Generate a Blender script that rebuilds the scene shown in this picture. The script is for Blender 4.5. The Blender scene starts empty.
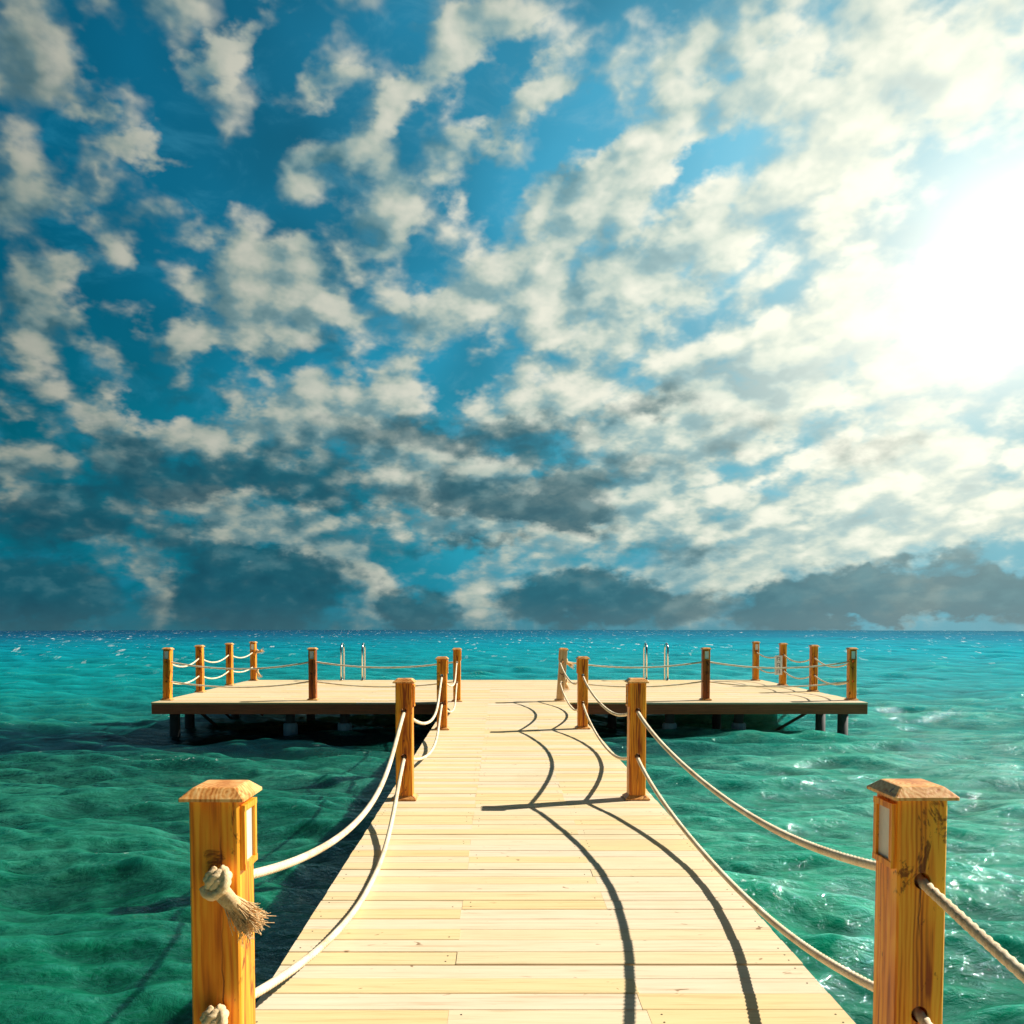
import bpy, math, random
import numpy as np
from mathutils import Vector, Matrix
R = math.radians
rng = random.Random(11)
scene = bpy.context.scene
COL = scene.collection

# ------------------------------------------------------------------ helpers
class MB:
    """collects faces; build() links them as ONE mesh object"""
    def __init__(s): s.v=[]; s.f=[]; s.t=[]; s.m=[]; s.tone=0.0; s.mat=0
    def add(s, vs, fs):
        o=len(s.v); s.v += [tuple(p) for p in vs]
        for f in fs:
            s.f.append(tuple(i+o for i in f)); s.t.append(s.tone); s.m.append(s.mat)
    def box(s, x0,x1,y0,y1,z0,z1, b=0.0):
        if b<=0:
            s.add([(x0,y0,z0),(x1,y0,z0),(x1,y1,z0),(x0,y1,z0),(x0,y0,z1),(x1,y0,z1),(x1,y1,z1),(x0,y1,z1)],
                  [(3,2,1,0),(4,5,6,7),(0,1,5,4),(1,2,6,5),(2,3,7,6),(3,0,4,7)])
        else:   # chamfered top and vertical edges
            def ring(i,z): return [(x0+i,y0+i,z),(x1-i,y0+i,z),(x1-i,y1-i,z),(x0+i,y1-i,z)]
            vs=ring(0,z0)+ring(0,z1-b)+ring(b,z1)
            fs=[(3,2,1,0),(8,9,10,11)]
            for k in (0,4):
                for i in range(4):
                    j=(i+1)%4; fs.append((k+i,k+j,k+4+j,k+4+i))
            s.add(vs,fs)
    def prism(s, rings, cap=True):
        """rings: list of equal-length point loops, skinned in order"""
        n=len(rings[0]); vs=[p for r in rings for p in r]; fs=[]
        for k in range(len(rings)-1):
            for i in range(n):
                j=(i+1)%n; fs.append((k*n+i,k*n+j,(k+1)*n+j,(k+1)*n+i))
        if cap:
            fs.append(tuple(range(n-1,-1,-1))); fs.append(tuple((len(rings)-1)*n+i for i in range(n)))
        s.add(vs,fs)
    def tube(s, pts, rad, n=8, strands=False, pitch=.11, cap=True, amp=.16):
        pts=[Vector(p) for p in pts]; m=len(pts)
        if m<2: return
        rings=[]; t0=(pts[1]-pts[0]).normalized()
        up=Vector((0,0,1)) if abs(t0.z)<.9 else Vector((1,0,0))
        nrm=(up-t0*up.dot(t0)).normalized(); dist=0.0
        for i,p in enumerate(pts):
            t=(pts[min(i+1,m-1)]-pts[max(i-1,0)]).normalized()
            nrm=(nrm-t*nrm.dot(t)).normalized(); bi=t.cross(nrm)
            if i: dist+=(p-pts[i-1]).length
            r=rad(i/(m-1)) if callable(rad) else rad
            ring=[]
            for k in range(n):
                a=2*math.pi*k/n
                rr=r
                if strands:
                    rr=r*(1-amp+amp*1.25*abs(math.cos(1.5*(a-2*math.pi*dist/pitch))))
                ring.append(p+(nrm*math.cos(a)+bi*math.sin(a))*rr)
            rings.append(ring)
        s.prism(rings,cap)
    def build(s, name, mats, parent=None, smooth=False, loc=None):
        me=bpy.data.meshes.new(name); me.from_pydata(s.v,[],s.f); me.update()
        if not isinstance(mats,(list,tuple)): mats=[mats]
        for m in mats: me.materials.append(m)
        if len(mats)>1: me.polygons.foreach_set('material_index',s.m)
        at=me.attributes.new('tone','FLOAT','FACE'); at.data.foreach_set('value',s.t)
        if smooth: me.polygons.foreach_set('use_smooth',[True]*len(s.f))
        o=bpy.data.objects.new(name,me); COL.objects.link(o)
        if parent is not None: o.parent=parent
        if loc: o.location=loc
        return o

def tag(o,label=None,cat=None,group=None,kind=None):
    if label: o['label']=label
    if cat: o['category']=cat
    if group: o['group']=group
    if kind: o['kind']=kind
    return o
def empty(name,loc,label,cat,group=None):
    o=bpy.data.objects.new(name,None); COL.objects.link(o); o.location=loc; o.empty_display_size=.2
    return tag(o,label,cat,group)
def copy_tree(o,parent=None):
    c=o.copy(); COL.objects.link(c); c.parent=parent
    for ch in list(o.children): copy_tree(ch,c)
    return c

# ---------------------------------------------------------- node shorthand
class NT:
    def __init__(s,tree): s.t=tree; s.n=tree.nodes; s.l=tree.links
    def put(s,sock,v):
        if v is None: return
        if isinstance(v,bpy.types.NodeSocket): s.l.new(v,sock)
        else: sock.default_value=v
    def node(s,typ,ins=None,**kw):
        n=s.n.new(typ)
        for k,v in kw.items(): setattr(n,k,v)
        for k,v in (ins or {}).items(): s.put(n.inputs[k],v)
        return n
    def m(s,op,a,b=None,c=None,clamp=False):
        n=s.n.new('ShaderNodeMath'); n.operation=op; n.use_clamp=clamp
        for i,v in enumerate((a,b,c)): s.put(n.inputs[i],v)
        return n.outputs[0]
    def vm(s,op,a,b=None,scale=None):
        n=s.n.new('ShaderNodeVectorMath'); n.operation=op
        s.put(n.inputs[0],a); s.put(n.inputs[1],b)
        if scale is not None: s.put(n.inputs['Scale'],scale)
        return n.outputs['Value'] if op in('DOT_PRODUCT','LENGTH','DISTANCE') else n.outputs['Vector']
    def noise(s,vec,scale,detail=2,rough=.5,dist=0.0,out='Fac'):
        n=s.node('ShaderNodeTexNoise',{'Vector':vec,'Scale':scale,'Detail':detail,'Roughness':rough,'Distortion':dist})
        return n.outputs['Fac' if out=='Fac' else 'Color']
    def step(s,v,a,b,lo=0.0,hi=1.0):
        n=s.node('ShaderNodeMapRange',{'Value':v,'From Min':a,'From Max':b,'To Min':lo,'To Max':hi},interpolation_type='SMOOTHSTEP')
        return n.outputs[0]
    def lin(s,v,a,b,lo=0.0,hi=1.0):
        n=s.node('ShaderNodeMapRange',{'Value':v,'From Min':a,'From Max':b,'To Min':lo,'To Max':hi})
        return n.outputs[0]
    def mix(s,f,a,b,blend='MIX'):
        n=s.n.new('ShaderNodeMix'); n.data_type='RGBA'; n.blend_type=blend
        s.put(n.inputs[0],f); s.put(n.inputs[6],a); s.put(n.inputs[7],b)
        return n.outputs[2]
    def ramp(s,f,stops):
        n=s.n.new('ShaderNodeValToRGB'); e=n.color_ramp.elements
        while len(e)<len(stops): e.new(.5)
        for i,(p,c) in enumerate(stops): e[i].position=p; e[i].color=(*c,1)
        s.put(n.inputs[0],f); return n.outputs[0]
    def xyz(s,x,y,z):
        return s.node('ShaderNodeCombineXYZ',{0:x,1:y,2:z}).outputs[0]
    def sep(s,v):
        o=s.node('ShaderNodeSeparateXYZ',{0:v}).outputs; return o[0],o[1],o[2]
def material(name):
    m=bpy.data.materials.new(name); m.use_nodes=True; t=NT(m.node_tree)
    b=m.node_tree.nodes['Principled BSDF']; return m,t,b
def C(*a): return (*a,1.0)
CLOUD_MASSES = [
    (-25.4, 13.2, 3.1, 1.5, 0, 0.40),
    (-11.1, 12.5, 7.9, 2.4, 0, 0.40),
    (-5.2, 10.1, 7.6, 2.5, -10, 0.50),
    (-22.2, 5.2, 5.1, 1.1, -5, 0.40),
    (4.1, 3.6, 8.0, 1.2, 0, 0.50),
    (18.3, 4.1, 7.2, 1.4, 0, 0.60),
    (30.4, 6.0, 3.4, 2.0, 0, 0.60),
    (-19.0, 19.5, 3.6, 1.6, 10, 0.40),
    (-24.1, 22.0, 1.4, 1.9, 0, 0.50),
    (-12.9, 25.9, 2.5, 1.5, 20, 0.50),
    (-28.4, 30.1, 2.8, 2.9, 0, 0.80),
    (-28.3, 23.7, 2.1, 4.6, 0, 0.80),
    (-27.7, 16.8, 1.9, 3.5, 0, 0.80),
    (-16.7, 32.3, 4.8, 1.3, 28, 1.00),
    (-25.3, 27.8, 1.4, 0.8, 20, 0.70),
    (-21.8, 26.5, 2.4, 0.8, 10, 0.90),
    (-2.8, 33.0, 5.8, 1.5, 22, 0.90),
    (-6.8, 30.5, 1.5, 1.8, 0, 0.90),
    (-10.0, 28.1, 3.6, 1.1, 12, 0.80),
    (-11.5, 30.9, 3.2, 0.9, 10, 0.70),
    (-7.4, 25.0, 3.0, 3.2, 20, 1.00),
    (-15.7, 22.5, 3.6, 2.7, -20, 0.90),
    (-12.9, 19.8, 4.1, 2.7, 10, 1.00),
    (-18.2, 17.1, 4.0, 1.3, 5, 0.90),
    (3.0, 31.1, 3.5, 1.3, 30, 0.90),
    (-2.4, 26.2, 1.3, 1.4, 0, 0.70),
    (-0.9, 28.6, 2.0, 0.7, 12, 0.60),
    (-4.2, 19.9, 4.6, 2.6, 20, 1.00),
    (4.7, 24.6, 8.0, 2.4, 30, 1.00),
    (10.5, 28.1, 5.3, 2.4, 30, 1.00),
    (17.2, 31.1, 5.5, 1.9, 25, 1.00),
    (24.1, 31.7, 3.4, 2.3, 20, 1.00),
    (2.7, 20.2, 3.4, 2.4, 10, 0.90),
    (8.0, 21.2, 4.2, 2.7, 20, 1.00),
    (13.1, 22.8, 4.2, 3.1, 20, 0.90),
    (18.5, 25.3, 5.2, 3.8, 25, 0.90),
    (23.6, 27.4, 3.8, 3.0, 20, 0.80),
    (-17.1, 11.9, 7.5, 1.5, 2, 0.70),
    (-23.8, 11.7, 2.1, 1.3, -30, 1.00),
    (-20.7, 8.3, 5.4, 1.4, -30, 1.00),
    (-7.2, 14.8, 2.9, 1.9, 20, 1.00),
    (-11.7, 15.2, 3.5, 1.3, 10, 0.70),
    (-11.1, 13.1, 3.6, 1.4, 0, 0.70),
    (-29.2, 8.9, 3.0, 2.0, -40, 0.70),
    (-15.0, 6.4, 9.2, 1.6, -8, 0.70),
    (-11.8, 4.2, 5.7, 1.3, -20, 0.80),
    (-1.2, 9.5, 7.7, 2.2, -12, 0.90),
    (-4.6, 7.5, 5.8, 1.8, -15, 0.80),
    (4.1, 6.9, 7.8, 2.6, 5, 0.90),
    (10.0, 9.4, 8.8, 3.1, 20, 0.90),
    (4.1, 15.1, 7.9, 2.4, 20, 0.70),
    (13.2, 14.2, 8.2, 3.5, 20, 0.80),
    (-22.2, 2.1, 1.5, 2.9, 0, 0.90),
    (-9.2, 1.6, 1.6, 2.6, 0, 0.70),
    (-1.2, 1.6, 2.4, 2.4, 0, 0.90),
    (12.7, 1.6, 2.6, 2.3, 0, 0.90),
    (19.4, 6.5, 9.4, 3.5, 5, 1.00),
    (26.7, 8.5, 6.7, 4.1, 0, 1.00),
    (22.2, 16.4, 8.3, 5.7, 10, 1.00),
    (26.3, 1.4, 2.2, 1.6, 0, 0.80),
    (28.3, 29.1, 4.1, 3.4, 20, 0.90),
    (13.0, 33.0, 3.4, 1.3, 15, 0.60),
    (-16.6, 19.7, 2.1, 3.2, 0, 0.50),
    (4.1, 18.7, 3.5, 3.5, 0, 0.50),
    (21.3, 1.5, 1.7, 1.2, 0, 0.50),
    (8.0, 12.6, 4.9, 1.8, 20, 0.70),
]
DARK_BANKS = [
    (-23.8, 10.2, 6.4, 1.9, -10, 0.35),
    (-19.2, 9.0, 6.3, 2.0, -15, 0.40),
    (1.4, 8.2, 8.5, 1.7, -5, 0.40),
    (9.4, 10.0, 5.6, 1.5, 10, 0.30),
    (-5.2, 7.9, 6.5, 1.6, 0, 0.35),
    (4.1, 13.3, 6.8, 1.6, 10, 0.28),
    (-28.7, 4.9, 3.1, 2.0, 0, 0.40),
    (-11.1, 17.3, 3.4, 1.4, 0, 0.25),
    (-20.3, 14.3, 4.3, 1.4, 0, 0.30),
    (-28.8, 1.4, 5.4, 2.2, 0, 1.10),
    (-16.3, 1.5, 6.2, 2.7, 0, 1.10),
    (-5.6, 1.2, 3.3, 1.7, 0, 0.90),
    (6.5, 1.5, 7.0, 2.1, 0, 1.10),
    (19.5, 1.4, 6.3, 2.1, 4, 1.00),
    (26.3, 1.6, 5.9, 1.6, 4, 1.00),
    (31.0, 1.4, 3.9, 1.7, 0, 0.80),
    (26.8, 3.8, 2.9, 0.8, 0, 0.50),
    (-18.1, 4.6, 9.0, 1.4, -12, 0.55),
    (-25.5, 7.4, 5.9, 1.9, 10, 0.50),
    (-13.0, 9.3, 5.5, 2.1, -5, 0.55),
    (4.1, 6.9, 4.6, 1.2, -8, 0.55),
    (4.1, 10.1, 4.5, 2.2, -10, 0.35),
    (23.4, 10.5, 4.8, 2.2, 5, 0.35),
    (10.0, 14.4, 3.6, 1.3, 10, 0.35),
    (13.3, 5.1, 5.6, 1.0, 0, 0.30),
    (-1.9, 5.3, 7.3, 0.9, 0, 0.40),
    (-9.2, 11.9, 5.5, 1.8, 0, 0.35),
    (-27.6, 29.7, 3.4, 3.0, 0, 0.25),
    (-1.9, 12.1, 6.3, 2.1, 10, 0.40),
    (17.2, 12.8, 6.3, 2.3, 10, 0.28),
]
CLEAR_GAPS = [
    (-18.9, 25.7, 4.2, 2.8, 0, 0.80),
    (-22.8, 30.7, 2.4, 2.4, 0, 0.90),
    (-23.1, 19.0, 3.9, 3.0, 0, 0.70),
    (-5.2, 23.8, 1.3, 3.2, -10, 0.60),
    (-12.8, 33.4, 2.5, 1.3, 30, 0.50),
    (1.4, 33.2, 3.6, 1.2, 30, 0.60),
    (5.3, 29.9, 2.4, 1.9, 30, 0.50),
    (12.4, 26.5, 2.5, 1.2, 20, 0.70),
    (-1.2, 30.4, 2.8, 0.7, 20, 0.50),
    (-22.0, 13.5, 4.3, 1.6, 0, 0.50),
]

# ------------------------------------------------------------------- camera
F_PX, PITCH = 850.0, 2.5
cam=bpy.data.cameras.new('camera'); co=bpy.data.objects.new('camera',cam); COL.objects.link(co)
cam.sensor_width=36; cam.lens=F_PX/1024*36
cam.shift_x=13.5/1024; cam.shift_y=149.0/1024
cam.clip_start=.05; cam.clip_end=3000
EYE=1.6                                  # deck top is z = 0
co.location=(0,0,EYE); co.rotation_euler=(R(90-PITCH),0,0)
scene.camera=co
SEA=-0.75

# -------------------------------------------------------------- sun and sky
SUN_EL, SUN_AZ = 38.0, 72.0              # azimuth clockwise from the way the pier runs (+Y)
sd=Vector((math.cos(R(SUN_EL))*math.sin(R(SUN_AZ)), math.cos(R(SUN_EL))*math.cos(R(SUN_AZ)), math.sin(R(SUN_EL))))
ld=bpy.data.lights.new('sun','SUN'); ld.energy=5.0; ld.angle=R(.5); ld.color=(1,.93,.8)
lo=bpy.data.objects.new('sun',ld); COL.objects.link(lo); lo.rotation_euler=sd.to_track_quat('Z','Y').to_euler(); lo.location=(20,8,18)

world=bpy.data.worlds.new('World'); scene.world=world; world.use_nodes=True
W=NT(world.node_tree)
for n in list(W.n): W.n.remove(n)
def density_group():
    """cloud thickness for a direction: big masses placed by azimuth and elevation (degrees), broken up by noise"""
    g=bpy.data.node_groups.new('cloud_thickness','ShaderNodeTree')
    g.interface.new_socket(name='Direction',in_out='INPUT',socket_type='NodeSocketVector')
    for nm in ('Cloud','Dark','Lumps'): g.interface.new_socket(name=nm,in_out='OUTPUT',socket_type='NodeSocketFloat')
    t=NT(g); i=t.node('NodeGroupInput'); o=t.node('NodeGroupOutput'); D=i.outputs[0]
    x,y,z=t.sep(D)
    az=t.m('MULTIPLY',t.m('ARCTAN2',x,y),57.2958)
    el=t.m('MULTIPLY',t.m('ARCSINE',z),57.2958)
    squash=t.xyz(x,y,t.m('MULTIPLY',z,1.6))
    w1=t.noise(squash,11,3,.55,out='Color'); w2=t.noise(squash,42,3,.6,out='Color')
    def cen(c,k): return t.vm('SCALE',t.vm('SUBTRACT',c,(.5,.5,.5)),scale=k)
    warp=t.vm('ADD',cen(w1,5.5),cen(w2,2.6))
    # softer breakup low down, where the banks lie flat
    P=t.vm('ADD',t.xyz(az,el,0.0),t.vm('MULTIPLY',warp,(1,.8,0)))
    def blob(L):
        acc=None
        for a,e,ra,re,rot,w in L:
            mp=t.node('ShaderNodeMapping',{'Vector':P,'Location':(a,e,0),'Rotation':(0,0,R(rot)),'Scale':(ra*1.25,re*1.25,1)},vector_type='TEXTURE')
            gr=t.node('ShaderNodeTexGradient',{'Vector':mp.outputs[0]},gradient_type='SPHERICAL').outputs['Fac']
            acc=t.m('MULTIPLY_ADD',gr,w,acc if acc is not None else 0.0)
        return acc
    b=blob(CLOUD_MASSES); d=blob(DARK_BANKS); c=blob(CLEAR_GAPS)
    n1=t.noise(squash,24,5,.52,.25); n2=t.noise(squash,7.5,4,.5)
    cl=t.m('MULTIPLY_ADD',t.m('MINIMUM',b,.85),1.15,t.m('MULTIPLY',t.m('SUBTRACT',n1,.5),1.05))
    iz=t.m('DIVIDE',1.0,t.m('ADD',t.m('MAXIMUM',z,0.0),.40))
    pl=t.xyz(t.m('MULTIPLY',x,iz),t.m('MULTIPLY',y,iz),0.0)
    plr=t.node('ShaderNodeVectorRotate',{'Vector':pl,'Angle':R(-24)},rotation_type='Z_AXIS').outputs[0]
    n3=t.noise(t.vm('MULTIPLY',plr,(10,7.2,1)),1.0,4,.50,.45)
    wrp=t.vm('ADD',t.vm('MULTIPLY',plr,(1.15,.85,0)),t.vm('SCALE',t.vm('SUBTRACT',t.noise(plr,16,3,.6,out='Color'),(.5,.5,.5)),scale=.11))
    vo=t.node('ShaderNodeTexVoronoi',{'Vector':wrp,'Scale':13.5,'Smoothness':.5,'Randomness':.95},voronoi_dimensions='2D',feature='SMOOTH_F1').outputs['Distance']
    puff=t.m('SUBTRACT',1.0,t.m('MULTIPLY',vo,1.25))
    n3=t.m('ADD',t.m('MULTIPLY',n3,.5),t.m('MULTIPLY',puff,.5))
    n4=t.noise(t.vm('MULTIPLY',plr,(21,15,1)),1.0,3,.5,.3)
    lowf=t.step(el,1.5,9,.3,1.0)
    cl=t.m('ADD',cl,t.m('MULTIPLY',t.m('SUBTRACT',n2,.5),.6))
    cl=t.m('ADD',cl,t.m('MULTIPLY',t.m('SUBTRACT',n3,.45),t.m('MULTIPLY',lowf,1.9)))
    cl=t.m('ADD',cl,t.m('MULTIPLY',t.m('SUBTRACT',n4,.5),t.m('MULTIPLY',lowf,.6)))
    cl=t.m('SUBTRACT',cl,t.m('MULTIPLY',c,.7))
    # away from the photographed part of the sky, plain broken cloud
    far=t.step(t.m('ABSOLUTE',az),32,55); hi=t.step(el,34,44); oth=t.m('MAXIMUM',far,hi)
    cl=t.m('MULTIPLY_ADD',oth,.28,cl)
    dk=t.m('ADD',t.m('MINIMUM',d,1.0),t.m('MULTIPLY',t.m('SUBTRACT',n1,.5),.6))
    low=t.m('MULTIPLY',far,t.step(el,9,1)); dk=t.m('MULTIPLY_ADD',low,.8,dk)
    t.l.new(cl,o.inputs[0]); t.l.new(dk,o.inputs[1]); t.l.new(t.m('MULTIPLY_ADD',t.m('MULTIPLY',n4,lowf),.3,t.m('MULTIPLY_ADD',t.m('MULTIPLY',n3,lowf),1.0,t.m('MULTIPLY_ADD',n2,.5,t.m('MULTIPLY',n1,.38)))),o.inputs[2])
    return g
G=density_group()
Dv=W.vm('NORMALIZE',W.node('ShaderNodeTexCoord').outputs['Generated'])
def dens(v):
    n=W.n.new('ShaderNodeGroup'); n.node_tree=G; W.put(n.inputs[0],v); return n.outputs[0],n.outputs[1],n.outputs[2]
GLOW_AZ,GLOW_EL=31.0,19.5
gd=(math.cos(R(GLOW_EL))*math.sin(R(GLOW_AZ)),math.cos(R(GLOW_EL))*math.cos(R(GLOW_AZ)),math.sin(R(GLOW_EL)))
cl,dk,lm=dens(Dv)
toward=W.vm('NORMALIZE',W.vm('ADD',W.vm('SUBTRACT',gd,Dv),(0,0,.35)))
cl2,dk2,lm2=dens(W.vm('NORMALIZE',W.vm('ADD',Dv,W.vm('SCALE',toward,scale=.026))))
x,y,z=W.sep(Dv)
el=W.m('MULTIPLY',W.m('ARCSINE',z),57.2958)
cosg=W.vm('DOT_PRODUCT',Dv,gd)
ang=W.m('MULTIPLY',W.m('ARCCOSINE',W.m('MINIMUM',cosg,.99999)),57.2958)
def gauss(sig,a=ang): return W.m('EXPONENT',W.m('MULTIPLY',W.m('POWER',W.m('DIVIDE',a,sig),2.0),-1.0))
gl_core,gl_mid,gl_wide=gauss(5.2),gauss(11.5),gauss(29.0)
sky=W.node('ShaderNodeTexSky',sky_type='NISHITA',sun_disc=False,sun_elevation=R(SUN_EL),sun_rotation=R(SUN_AZ),air_density=1.0,dust_density=.3,ozone_density=2.0)
# clear sky: the physical sky, tinted to the deep saturated blue of the picture (x10 because the background runs at 0.1)
clear=W.mix(1.0,sky.outputs[0],C(.003,.86,.92),'MULTIPLY')
clear=W.mix(W.step(el,22,2),clear,C(.02,2.5,3.6))
clear=W.mix(W.m('MULTIPLY',gl_wide,.75),clear,C(1.2,5.0,6.4))
clear=W.vm('SCALE',clear,scale=W.m('ADD',.42,W.m('MULTIPLY',gauss(46.0),.82)))
clear=W.mix(1.0,clear,W.ramp(W.noise(Dv,5.0,3),[(.3,(.62,.62,.62)),(.7,(1.1,1.1,1.1))]),'MULTIPLY')
alpha=W.step(cl,-.06,.80)
wisp=W.m('MULTIPLY',W.step(W.noise(W.vm('MULTIPLY',Dv,(1,1,1.9)),13.0,6,.62,.6),.48,.76),.32)
clear=W.mix(wisp,clear,W.mix(gl_wide,C(.15,2.5,3.9),C(5.0,7.2,7.8)))
# overhead and behind the viewer the sky is duller
azd=W.m('ABSOLUTE',W.m('ARCTAN2',x,y)); oth=W.m('MAXIMUM',W.step(azd,.60,.95),W.step(el,34,42))
rel=W.m('ADD',W.m('MULTIPLY',W.m('SUBTRACT',lm,lm2),1.5),W.m('MULTIPLY',W.m('SUBTRACT',cl,cl2),.42))
lit=W.m('ADD',.50,W.m('MULTIPLY',W.m('TANH',W.m('MULTIPLY',rel,1.3)),.42))
lit=W.m('SUBTRACT',lit,W.m('MULTIPLY',W.step(W.noise(W.vm('MULTIPLY',Dv,(1,1,2)),8.0,3,.5),.45,.70),.30),clamp=True)
lit=W.m('ADD',lit,W.m('MULTIPLY',gl_wide,.25),clamp=True)
ccol=W.ramp(lit,[(.05,(.10,.25,.30)),(.36,(.28,.44,.45)),(.62,(.56,.64,.55)),(.95,(.90,.88,.73))])
ccol=W.mix(1.0,ccol,C(10,10,10),'MULTIPLY')
ccol=W.mix(W.m('MULTIPLY',gl_mid,.6),ccol,C(10.5,10.2,8.8))
# clouds far from the bright quarter are dimmer
dim=W.m('MULTIPLY',W.m('ADD',.34,W.m('MULTIPLY',gauss(44.0),.80)),W.m('SUBTRACT',1.0,W.m('MULTIPLY',oth,.5)))
ccol=W.vm('SCALE',ccol,scale=dim)
col=W.mix(W.m('MULTIPLY',alpha,.93),clear,ccol)
# dark bank near the horizon
da=W.step(dk,.10,.48)
dcol=W.ramp(W.m('ADD',.42,W.m('MULTIPLY',W.m('TANH',W.m('ADD',W.m('MULTIPLY',W.m('SUBTRACT',lm,lm2),1.6),W.m('MULTIPLY',W.m('SUBTRACT',dk,dk2),.9))),.40)),[(.1,(.006,.048,.078)),(.5,(.010,.085,.120)),(1,(.10,.25,.28))])
dcol=W.mix(1.0,dcol,C(10,10,10),'MULTIPLY')
dcol=W.mix(W.m('MULTIPLY',gl_wide,.34),dcol,C(1.5,3.3,3.6))
col=W.mix(W.m('MULTIPLY',da,.86),col,dcol)
mist=W.m('MULTIPLY',W.step(el,2.0,-.3),.34)
col=W.mix(mist,col,W.mix(gl_wide,C(.6,1.3,1.5),C(2.6,3.7,3.8)))
# the glare around the hidden sun of the bright quarter
col=W.mix(W.m('MULTIPLY',gauss(13.5),.48),col,C(11.5,11.0,8.6))
col=W.mix(gl_core,col,C(13,12.9,11.8))
col=W.vm('SCALE',col,scale=W.m('SUBTRACT',1.0,W.m('MULTIPLY',oth,.45)))
bg=W.node('ShaderNodeBackground',{'Color':col,'Strength':.074})
wo=W.node('ShaderNodeOutputWorld'); W.l.new(bg.outputs[0],wo.inputs[0])
world.cycles.sampling_method='MANUAL'; world.cycles.sample_map_resolution=512

# ---------------------------------------------------------------- materials
def wood_post(name,dark,mid,light,crack=.8):
    m,t,b=material(name)
    tc=t.node('ShaderNodeTexCoord').outputs['Object']; rnd=t.node('ShaderNodeObjectInfo').outputs['Random']
    off=t.vm('SCALE',(3.1,5.7,9.3),scale=rnd); v=t.vm('ADD',tc,off)
    x,y,z=t.sep(tc)
    g1=t.noise(t.vm('MULTIPLY',v,(26,26,1.1)),1.0,5,.6,.6)
    g2=t.noise(t.vm('MULTIPLY',v,(90,90,2.2)),1.0,3,.6)
    g3=t.noise(t.vm('MULTIPLY',v,(7,7,1.6)),1.0,2,.5)
    cx=t.m('ADD',x,t.m('MULTIPLY_ADD',rnd,.06,-.05)); cy=t.m('ADD',y,t.m('MULTIPLY_ADD',rnd,-.08,.09))
    rad=t.m('SQRT',t.m('ADD',t.m('MULTIPLY',cx,cx),t.m('MULTIPLY',cy,cy)))
    rings=t.m('SINE',t.m('ADD',t.m('MULTIPLY',rad,430.0),t.m('MULTIPLY',t.noise(t.vm('MULTIPLY',v,(9,9,1.5)),1.0,3,.55),26.0)))
    f=t.m('ADD',t.m('MULTIPLY',g1,.62),t.m('ADD',t.m('MULTIPLY',g2,.2),t.m('MULTIPLY',g3,.3)))
    f=t.m('MULTIPLY_ADD',rings,.06,f)
    hx=t.m('DIVIDE',t.m('ADD',x,t.m('MULTIPLY_ADD',g3,.04,-.02)),.028); heart=t.m('EXPONENT',t.m('MULTIPLY',t.m('MULTIPLY',hx,hx),-1.0))
    f=t.m('SUBTRACT',f,t.m('MULTIPLY',heart,t.m('MULTIPLY',t.step(g1,.35,.6),.13)))
    c=t.ramp(f,[(.40,dark),(.53,mid),(.66,light)])
    # knots and resin blotches
    bl=t.noise(t.vm('MULTIPLY',v,(8,8,4.6)),1.0,5,.68,.7)
    c=t.mix(t.m('MULTIPLY',t.step(bl,.585,.64),.8),c,C(dark[0]*.30,dark[1]*.16,dark[2]*.3))
    # a drying crack that wanders up the middle of each face
    wob=t.m('MULTIPLY',t.m('SUBTRACT',t.noise(t.vm('MULTIPLY',v,(0,0,5)),1.0,4,.6),.5),.045)
    ux=t.m('ABSOLUTE',t.m('SUBTRACT',x,t.m('ADD',wob,t.m('MULTIPLY',t.m('SUBTRACT',rnd,.5),.05))))
    on=t.step(t.noise(t.vm('MULTIPLY',v,(0,0,2.3)),1.0,2),.47,.56)
    cr=t.m('MULTIPLY',t.step(ux,.0034,.0012),t.m('MULTIPLY',on,crack))
    c=t.mix(cr,c,C(.03,.012,.003))
    # grime collecting at foot
    c=t.mix(t.m('MULTIPLY',t.step(t.m('ADD',z,t.m('MULTIPLY',g1,.1)),.12,.03),.35),c,C(.16,.07,.02))
    t.l.new(c,b.inputs['Base Color']); b.inputs['Roughness'].default_value=.42
    b.inputs['Specular IOR Level'].default_value=.3
    bp=t.node('ShaderNodeBump',{'Height':t.m('SUBTRACT',t.m('ADD',g1,t.m('MULTIPLY',g2,.4)),t.m('MULTIPLY',cr,2.0)),'Strength':.25,'Distance':.01})
    t.l.new(bp.outputs[0],b.inputs['Normal']); return m
M={}
M['post']=wood_post('varnished_pine',(.34,.06,.004),(.83,.26,.012),(.95,.43,.032))
M['post_shaded']=wood_post('shaded_pine',(.14,.028,.005),(.34,.08,.010),(.52,.16,.025))  # same pine, darkened to paint in the shade on the mid-wing posts
M['post_pale']=wood_post('faded_pine',(.55,.30,.13),(.72,.45,.23),(.85,.60,.36),.3)
M['cap']=wood_post('cap_pine',(.48,.14,.025),(.80,.36,.10),(.92,.54,.21),.0)

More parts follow.
